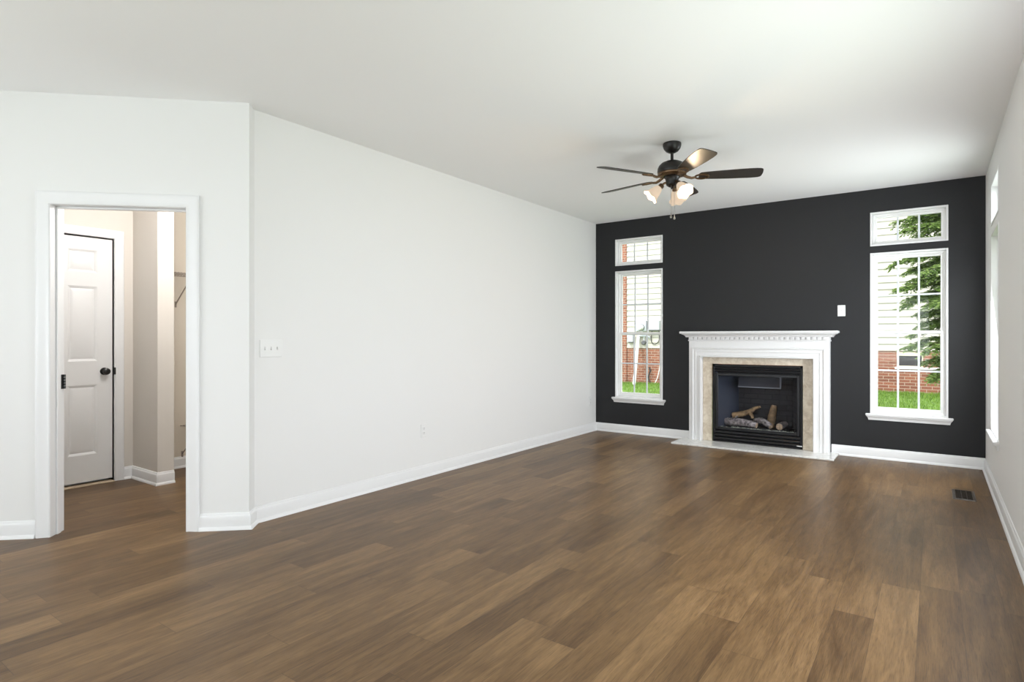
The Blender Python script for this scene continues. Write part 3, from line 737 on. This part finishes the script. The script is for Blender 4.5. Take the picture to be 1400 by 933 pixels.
# three lamps
VX = Vector((math.cos(TH), math.sin(TH), 0)); VY = Vector((-math.sin(TH), math.cos(TH), 0))
for k, ang in enumerate((175, 290, 60)):
    dirh = VX * math.cos(R(ang)) + VY * math.sin(R(ang))
    c0 = Vector((FX, FYC, 2.425)); s0 = c0 + dirh * 0.064 + Vector((0, 0, 0.004))
    ax = (dirh * 0.72 + Vector((0, 0, -0.70))).normalized()
    b = nb(); tube(b, smooth_path([c0 + dirh * 0.030, c0 + dirh * 0.046 + Vector((0, 0, 0.010)), s0, s0 + ax * 0.022], 4), 0.0085, 10)
    M = Matrix.Translation(s0 + ax * 0.012) @ ax.to_track_quat('Z', 'Y').to_matrix().to_4x4()
    lathe(b, [(0, 0), (0.016, 0), (0.021, 0.006), (0.023, 0.030), (0.026, 0.034), (0.024, 0.038), (0, 0.038)], M, 20)
    lamp = obj('lamp_holder', b, GOLDB, fan)
    b = nb(); SG = 40
    prof = [(0.024, 0.030), (0.030, 0.042), (0.037, 0.060), (0.042, 0.080), (0.047, 0.100), (0.056, 0.118), (0.067, 0.130)]
    rings = []
    for j, (r, z) in enumerate(prof):
        fl = (j / 6) ** 3
        rings.append([b.verts.new(M @ Vector((r * (1 + 0.03 * fl * math.cos(6 * t)) * math.cos(t), r * (1 + 0.03 * fl * math.cos(6 * t)) * math.sin(t), z + 0.005 * fl * math.cos(6 * t)))) for t in [2 * math.pi * i / SG for i in range(SG)]])
    for a_, c_ in zip(rings, rings[1:]):
        for i in range(SG): b.faces.new([a_[i], a_[(i + 1) % SG], c_[(i + 1) % SG], c_[i]])
    bmesh.ops.recalc_face_normals(b, faces=b.faces)
    bmesh.ops.solidify(b, geom=b.faces[:], thickness=0.003)
    obj('lamp_shade', b, SHADE, lamp, smooth=60)
    b = nb(); lathe(b, [(0, 0.036), (0.010, 0.036), (0.012, 0.048), (0.019, 0.062), (0.022, 0.076), (0.018, 0.090), (0.009, 0.097), (0, 0.098)], M, 18); obj('bulb', b, BULB, lamp)
    ld = bpy.data.lights.new('fan_lamp_light', 'POINT'); ld.energy = 7.5; ld.color = (1.0, 0.76, 0.50); ld.shadow_soft_size = 0.02
    lo = bpy.data.objects.new('fan_lamp_light', ld); COL.objects.link(lo); lo.parent = fan; lo.location = M @ Vector((0, 0, 0.112)) - fan.location
for dx, z1 in ((-0.016, 2.165), (0.010, 2.155)):
    p = Vector((FX, FYC, 0)) + VX * dx - VY * 0.03
    b = nb()
    tube(b, [(p.x, p.y, 2.415), (p.x, p.y, z1 + 0.03)], 0.0013, 6)
    lathe(b, [(0, 0.045), (0.003, 0.043), (0.005, 0.036), (0.003, 0.030), (0.006, 0.022), (0.0095, 0.012), (0.008, 0.003), (0, 0)], Matrix.Translation((p.x, p.y, z1 - 0.012)), 12)
    obj('pull_chain', b, CHAIN, fan)

# ------------------------------------------------------------------ plates, register
def plate(name, mp, u, z, wd, ht, kind, label, cat, gangs=1):
    r = empty(name, mp(u, 0, z), label, cat)
    b = nb(); bx(b, u - wd / 2, u + wd / 2, -0.006, 0.0, z - ht / 2, z + ht / 2, mp, 0.0025); obj('cover_plate', b, PLASTIC, r)
    for g in range(gangs):
        c = u + (g - (gangs - 1) / 2) * 0.046
        if kind == 'switch':
            b = nb(); bx(b, c - 0.0052, c + 0.0052, -0.0066, -0.004, z - 0.012, z + 0.012, mp)
            obj('toggle_slot', b, pm('toggle_recess', (0.62, 0.62, 0.61), 0.5), r)
            b = nb(); sgn = (-1, -1, 1)[g % 3]
            bx(b, c - 0.004, c + 0.004, -0.016, -0.005, z + sgn * 0.004 - 0.005, z + sgn * 0.004 + 0.005, mp, 0.0015)
            obj('toggle', b, PLASTIC, r)
        else:
            for s in (-1, 1):
                b = nb(); zz = z + s * 0.0195; bx(b, c - 0.016, c + 0.016, -0.0085, -0.004, zz - 0.0135, zz + 0.0135, mp, 0.002); so = obj('socket', b, PLASTIC, r)
                b = nb()
                for du in (-0.0063, 0.0063): bx(b, c + du - 0.0011, c + du + 0.0011, -0.0088, -0.006, zz - 0.001, zz + 0.007, mp)
                bx(b, c - 0.0022, c + 0.0022, -0.0088, -0.006, zz - 0.009, zz - 0.0045, mp)
                obj('slots', b, SLOT, so)
    return r
plate('light_switch', LEFT, 2.300, 1.157, 0.165, 0.118, 'switch', 'white three toggle light switch on the long white wall near the doorway', 'light switch', 3)
plate('light_switch', FAR, -0.794, 1.513, 0.072, 0.116, 'switch', 'single white light switch on the charcoal wall beside the right window', 'light switch')
plate('wall_outlet', LEFT, 3.772, 0.410, 0.072, 0.116, 'outlet', 'white outlet low on the middle of the long white wall', 'outlet')
plate('wall_outlet', LEFT, 6.87, 0.402, 0.072, 0.116, 'outlet', 'white outlet on the long white wall close to the charcoal wall corner', 'outlet')

rg = empty('floor_register', (0.185, 5.79, 0), 'brown metal floor vent register near the right wall', 'floor vent')
b = nb(); x0, x1, ya, yb = 0.112, 0.256, 5.615, 5.965
sweep(b, [(x0, ya), (x1, ya), (x1, yb), (x0, yb)], [(0, 0.0002), (0, 0.002), (0.006, 0.006), (0.020, 0.006), (0.022, 0.0002)], FLOORMP, closed=True); obj('rim', b, REG, rg)
b = nb()
for i in range(21):
    y = ya + 0.028 + i * (yb - ya - 0.056) / 20; bx(b, x0 + 0.021, x1 - 0.021, y - 0.0022, y + 0.0022, 0.0012, 0.0052)
for q in (1, 2): bx(b, x0 + 0.022 + q * 0.033, x0 + 0.026 + q * 0.033, ya + 0.02, yb - 0.02, 0.001, 0.0045)
obj('slat_grille', b, REG, rg)
b = nb(); bx(b, x0 + 0.018, x1 - 0.018, ya + 0.018, yb - 0.018, 0.0002, 0.0009); obj('duct_opening', b, REGIN, rg)

# ------------------------------------------------------------------ hall: wire shelves, added lamp
def wire_shelf(z, ya, brs, label):
    r = empty('wire_shelf', (-5.799, (ya + 3.59) / 2, z), label, 'shelf')
    b = nb()
    for x in (-5.793, -5.64, -5.495): tube(b, [(x, ya, z - 0.004), (x, 3.595, z - 0.004)], 0.0035, 6)
    tube(b, [(-5.49, ya, z - 0.035), (-5.49, 3.595, z - 0.035)], 0.0035, 6)
    y = ya + 0.004
    while y < 3.59:
        tube(b, [(-5.795, y, z), (-5.49, y, z), (-5.488, y, z - 0.035)], 0.0019, 5); y += 0.0254
    obj('wire_deck', b, WIRE, r)
    for yb_ in brs:
        b = nb(); tube(b, [(-5.796, yb_, z - 0.27), (-5.790, yb_, z - 0.265), (-5.495, yb_, z - 0.030)], 0.0055, 8); bx(b, -5.7995, -5.793, yb_ - 0.008, yb_ + 0.008, z - 0.30, z - 0.245, None, 0.001)
        obj('support_bracket', b, WIRE, r)
wire_shelf(1.815, 2.415, (2.47, 2.66, 3.3), 'upper wire closet shelf with slanted brackets seen through the doorway')
wire_shelf(0.400, 2.70, (2.72, 3.3), 'lower wire closet shelf near the floor of the closet')
hl = empty('hall_fill_lamp', (-4.48, 2.08, H), 'added round glass ceiling light, unseen, that brightens the hall', 'ceiling light')  # unseen fixture added to brighten the hall
b = nb(); lathe(b, [(0, H - 0.0005), (0.16, H - 0.0005), (0.165, H - 0.018), (0.155, H - 0.022), (0, H - 0.022)], Matrix.Translation((-4.48, 2.08, 0)), 32); obj('pan', b, BRONZE, hl)
b = nb(); lathe(b, [(0.15, H - 0.022), (0.145, H - 0.05), (0.11, H - 0.08), (0.05, H - 0.095), (0, H - 0.097)], Matrix.Translation((-4.48, 2.08, 0)), 32); obj('glass_bowl', b, emit('hall_fill_glow', (1.0, 0.92, 0.82), 2.0), hl)
ld = bpy.data.lights.new('hall_fill_light', 'POINT'); ld.energy = 33; ld.color = (1.0, 0.975, 0.94); ld.shadow_soft_size = 0.2
lo = bpy.data.objects.new('hall_fill_light', ld); COL.objects.link(lo); lo.parent = hl; lo.location = (0, 0, -0.55)

# ------------------------------------------------------------------ outside
NY = 14.5
def gz(x, y):
    t = max(0.0, min(1.0, (y - 7.2) / 7.3)); e = t * t * (3 - 2 * t)
    return -0.40 + 0.50 * e + max(0, -x - 1) * -0.012
b = nb(); xs = [i * 0.75 - 15 for i in range(37)]; ys = [-9 + i * 0.6 for i in range(5)] + [-6 + k * 0.6 for k in range(23)] + [7.2 + i * 0.4 for i in range(23)]
ys = sorted(set(round(v, 3) for v in ys))
V = [[b.verts.new((x, y, gz(x, y))) for x in xs] for y in ys]
for j in range(len(ys) - 1):
    for i in range(len(xs) - 1): b.faces.new([V[j][i], V[j][i + 1], V[j + 1][i + 1], V[j + 1][i]])
bmesh.ops.recalc_face_normals(b, faces=b.faces)
struct('ground', b, SOIL, 'green lawn ground outside the windows', 'lawn')
b = nb()
for rng, n in (((-9.0, -4.2), 9000), ((-2.2, 1.6), 9000)):
    for i in range(n):
        x = random.uniform(*rng); y = NY - 0.02 - random.random() ** 1.2 * 2.6; z = gz(x, y); h = random.uniform(0.03, 0.075); a = random.uniform(0, 6.3)
        dx, dy = math.cos(a) * 0.006, math.sin(a) * 0.006; lx, ly = random.uniform(-0.03, 0.03), random.uniform(-0.03, 0.03)
        b.faces.new([b.verts.new((x - dx, y - dy, z)), b.verts.new((x + dx, y + dy, z)), b.verts.new((x + lx, min(y + ly, NY - 0.012), z + h))])
tag(obj('grass', b, GRASSM, smooth=0), 'short green grass along the foot of the neighbouring house', 'grass', kind='stuff')

nh = empty('neighbour_house', (-3, NY, 0), 'neighbouring house with cream clapboard siding above a red brick base', 'house')
SB, EXP, NT = 0.960, 0.142, 6.2
XQ = -6.64
b = nb(); z = SB; prof = [(0.12, SB)]
while z < NT:
    prof += [(-0.022, z), (-0.002, z + EXP)]; z += EXP
prof += [(0.12, z)]
ra = [b.verts.new((XQ, NY + o, q)) for o, q in prof]; rb = [b.verts.new((6.0, NY + o, q)) for o, q in prof]
fs = [b.faces.new([ra[i], ra[(i + 1) % len(ra)], rb[(i + 1) % len(ra)], rb[i]]) for i in range(len(ra))] + [b.faces.new(ra), b.faces.new(rb[::-1])]
bmesh.ops.recalc_face_normals(b, faces=fs); obj('clapboard_siding', b, SIDING, nh, smooth=0)
BW = (-0.640, -0.190, 0.585, 0.945)
b = nb(); sheet(b, (XQ, 6.0), (-0.8, SB), [BW], 0.0, 0.14, lambda u, n, z: Vector((u, NY + n, z))); obj('brick_base', b, BRICK, nh)
b = nb(); bx(b, XQ - 0.9, XQ - 0.002, NY - 0.03, NY + 0.14, -0.8, NT); obj('brick_corner', b, BRICK, nh)
b = nb(); ring(b, lambda u, n, z: Vector((u, NY + n, z)), BW[0], BW[1], BW[2] + 0.045, BW[3], 0.022, 0.01, 0.06); bx(b, BW[0], BW[1], NY + 0.0, NY + 0.05, BW[3] - 0.085, BW[3] - 0.02)
bw = obj('basement_window', b, CREAM, nh)
b = nb(); bx(b, BW[0] + 0.01, BW[1] - 0.01, NY + 0.035, NY + 0.04, BW[2] + 0.05, BW[3] - 0.02); obj('window_pane', b, BGLASS, bw)
b = nb(); bx(b, BW[0] - 0.03, BW[1] + 0.32, NY - 0.035, NY + 0.02, BW[2], BW[2] + 0.045, None, 0.004); obj('window_ledge', b, PVC, bw)
b = nb(); t = [b.verts.new(p) for p in ((-7.9, NY - 0.4, NT), (6.3, NY - 0.4, NT), (6.3, NY + 4, NT + 2.6), (-7.9, NY + 4, NT + 2.6), (-7.9, NY - 0.4, NT + 0.16), (6.3, NY - 0.4, NT + 0.16), (6.3, NY + 4, NT + 2.76), (-7.9, NY + 4, NT + 2.76))]
for f in ((0, 1, 2, 3), (4, 5, 6, 7), (0, 1, 5, 4), (1, 2, 6, 5), (2, 3, 7, 6), (3, 0, 4, 7)): b.faces.new([t[i] for i in f])
bmesh.ops.recalc_face_normals(b, faces=b.faces); obj('roof', b, ROOF, nh)

def gear(name, label, cat, parts):
    r = empty(name, parts[0][3], label, cat)
    for nm, bm, m, _ in parts: obj(nm, bm, m, r)
    return r
FWD = Matrix.Rotation(R(90), 4, 'X')
b = nb(); bx(b, -6.365, -6.05, NY - 0.13, NY - 0.026, 1.40, 1.675, None, 0.008)
c = nb(); lathe(c, [(0, 0), (0.085, 0), (0.085, 0.02), (0.072, 0.03), (0.070, 0.10), (0.055, 0.125), (0, 0.13)], Matrix.Translation((-6.185, NY - 0.13, 1.497)) @ FWD, 24)
d = nb(); lathe(d, [(0.066, 0.0), (0.088, 0.0), (0.088, 0.026), (0.066, 0.026)], Matrix.Translation((-6.185, NY - 0.13, 1.497)) @ FWD, 24, close=True)
gear('electric_meter', 'pale grey electric meter box with a round dial on the neighbouring house', 'meter', [('meter_box', b, METER, (-6.2, NY - 0.026, 1.40)), ('meter_dial', c, PVC, None), ('dial_ring', d, METERD, None)])
b = nb(); bx(b, -6.005, -5.70, NY - 0.14, NY - 0.026, 1.43, 1.665, None, 0.006); c = nb(); bx(c, -6.01, -5.695, NY - 0.15, NY - 0.026, 1.412, 1.43, None, 0.004)
gear('junction_box', 'wide grey utility box right of the round meter dial on the neighbouring house', 'utility box', [('box', b, METER, (-5.85, NY - 0.026, 1.41)), ('bottom_lip', c, METERD, None)])
b = nb(); bx(b, -6.585, -6.425, NY - 0.12, NY - 0.028, 1.12, 1.31, None, 0.006); c = nb(); bx(c, -6.55, -6.43, NY - 0.13, NY - 0.02, 1.10, 1.12, None, 0.003)
gear('junction_box', 'small grey utility box under the meters by the brick corner', 'utility box', [('box', b, METER, (-6.5, NY - 0.026, 1.10)), ('bottom_lip', c, METERD, None)])
b = nb(); tube(b, smooth_path([(-6.30, NY - 0.06, 1.27), (-6.20, NY - 0.07, 1.28), (-6.02, NY - 0.07, 1.27), (-5.98, NY - 0.05, 1.22)], 4), 0.022, 10)
tube(b, [(-6.13, NY - 0.07, 1.27), (-6.13, NY - 0.07, 1.10)], 0.016, 10)
c = nb(); lathe(c, [(0, -0.03), (0.05, -0.03), (0.06, -0.01), (0.06, 0.03), (0.045, 0.05), (0, 0.05)], Matrix.Translation((-6.13, NY - 0.08, 1.10)) @ FWD, 20)
gear('gas_regulator', 'dark round gas regulator with pipes under the meters', 'gas regulator', [('pipe', b, METER, (-6.15, NY - 0.06, 1.27)), ('regulator', c, METERD, None)])
b = nb(); tube(b, [(-6.29, NY - 0.05, 1.24), (-6.285, NY - 0.09, 1.215), (-6.22, NY - 0.5, gz(-6.22, NY - 0.5) - 0.02)], 0.042, 14)
tag(obj('white_pipe', b, PVC, origin=(-6.22, NY - 0.5, gz(-6.22, NY - 0.5))), 'white plastic pipe slanting from the meters down to the grass', 'pipe')
b = nb(); z0 = gz(-5.98, NY - 0.1)
tube(b, smooth_path([(-6.01, NY - 0.03, 0.46), (-5.97, NY - 0.05, 0.38), (-6.0, NY - 0.06, 0.28), (-6.01, NY - 0.06, 0.18), (-5.96, NY - 0.08, z0 + 0.015)], 5), 0.018, 8)
tag(obj('black_hose', b, HOSE, origin=(-5.98, NY - 0.05, z0)), 'short black hose hanging down the brick base', 'hose')
b = nb(); tube(b, smooth_path([(-5.93, NY - 0.03, 1.40), (-5.95, NY - 0.04, 1.25), (-5.93, NY - 0.04, 1.10), (-5.85, NY - 0.04, 1.06), (-5.76, NY - 0.04, 1.12), (-5.73, NY - 0.04, 1.22), (-5.735, NY - 0.04, 1.40)], 5), 0.010, 7)
tag(obj('cable', b, HOSE, origin=(-5.93, NY - 0.02, 1.40)), 'thin black cable looping below the wide utility box', 'cable')
b = nb(); tube(b, smooth_path([(-5.705, NY - 0.04, 1.40), (-5.70, NY - 0.04, 0.9), (-5.72, NY - 0.03, 0.5), (-5.78, NY - 0.05, 0.2), (-5.84, NY - 0.08, gz(-5.84, NY) + 0.01)], 5), 0.011, 7)
tag(obj('cable', b, PVC, origin=(-5.72, NY - 0.02, 1.40)), 'pale cable running down the brick to the grass', 'cable')

# evergreen: trunk, drooping boughs, feathery sprays
TX, TY_ = 0.50, 10.6
tr = empty('evergreen_tree', (TX, TY_, gz(TX, TY_)), 'evergreen tree with feathery drooping boughs outside the right window', 'tree')
b = nb(); tz = gz(TX, TY_)
tube(b, [(TX, TY_, tz - 0.05), (TX + 0.02, TY_, 1.2), (TX, TY_ + 0.02, 3.0), (TX + 0.02, TY_, 5.4)], [0.11, 0.085, 0.06, 0.012], 10, 0.05); obj('trunk', b, BARK, tr)
bb = nb(); rnd = random.Random(11); LV = []; LF = []
def leaf(q, e, wv, l):
    k = len(LV); LV.extend([q, q + e * l * 0.5 + wv, q + e * l, q + e * l * 0.5 - wv]); LF.append((k, k + 1, k + 2, k + 3))
def spray(p, d, ln):
    """a flat feathery twig: small overlapping scale leaves on both sides"""
    d = d.normalized(); side = d.cross(Vector((0, 0, 1)))
    if side.length < 0.1: side = Vector((1, 0, 0))
    side.normalize(); n = max(5, int(ln / 0.017))
    for i in range(n):
        q = p + d * (ln * i / n) + Vector((0, 0, -0.18 * (i / n) ** 2 * ln)); taper = 1 - 0.55 * i / n
        for s in (-1, 1):
            l = 0.075 * taper * rnd.uniform(0.6, 1.25)
            e = (d * 0.75 + side * s * 0.8 + Vector((rnd.uniform(-.3, .3), rnd.uniform(-.3, .3), rnd.uniform(-.45, .25)))).normalized()
            leaf(q, e, e.cross(Vector((rnd.uniform(-1, 1), rnd.uniform(-1, 1), 1))).normalized() * l * 0.24, l)
def bough(z, az, ln, rise, droop):
    o = Vector((TX, TY_, z)); h = Vector((math.cos(az), math.sin(az), 0)); P = []
    for i in range(9):
        t = i / 8; P.append(o + h * ln * t + Vector((0, 0, rise * ln * t - droop * ln * t * t)))
    tube(bb, P, [0.014 * (1 - 0.85 * i / 8) + 0.002 for i in range(9)], 5)
    for i in range(2, 9):
        dm = (P[i] - P[i - 1]).normalized(); side = dm.cross(Vector((0, 0, 1))).normalized()
        for j in range(6):
            q = P[i - 1].lerp(P[i], (j + rnd.random()) / 6); s = rnd.choice((-1, 1))
            spray(q, dm * rnd.uniform(0.5, 1.0) + side * s * rnd.uniform(0.3, 1.1) + Vector((0, 0, rnd.uniform(-0.5, 0.3))), rnd.uniform(0.16, 0.32) * (1.15 - 0.5 * i / 8))
    for j in range(3): spray(P[-1], (P[-1] - P[-2]).normalized() + Vector((rnd.uniform(-.4, .4), rnd.uniform(-.4, .4), rnd.uniform(-.3, .2))), 0.15)
z = 0.74
while z < 5.3:
    if not (1.12 < z < 1.40):
        R0 = 1.06 * (1 - max(0, z - 2.6) / 3.6) * (0.55 if z < 1.1 else 1.0) * (0.74 if 1.4 < z < 1.75 else 1)
        k = 8; a0 = rnd.uniform(0, 6.28)
        for j in range(k): bough(z + rnd.uniform(-.05, .05), a0 + 2 * math.pi * j / k + rnd.uniform(-.25, .25), R0 * rnd.uniform(0.72, 1.0), rnd.uniform(0.15, 0.40), rnd.uniform(0.25, 0.50))
    z += 0.125
obj('boughs', bb, BARK, tr)
me = bpy.data.meshes.new('foliage'); o0 = world_of(tr)
me.from_pydata([tuple(v - o0) for v in LV], [], LF); me.materials.append(LEAF)
fo = bpy.data.objects.new('foliage', me); COL.objects.link(fo); fo.parent = tr
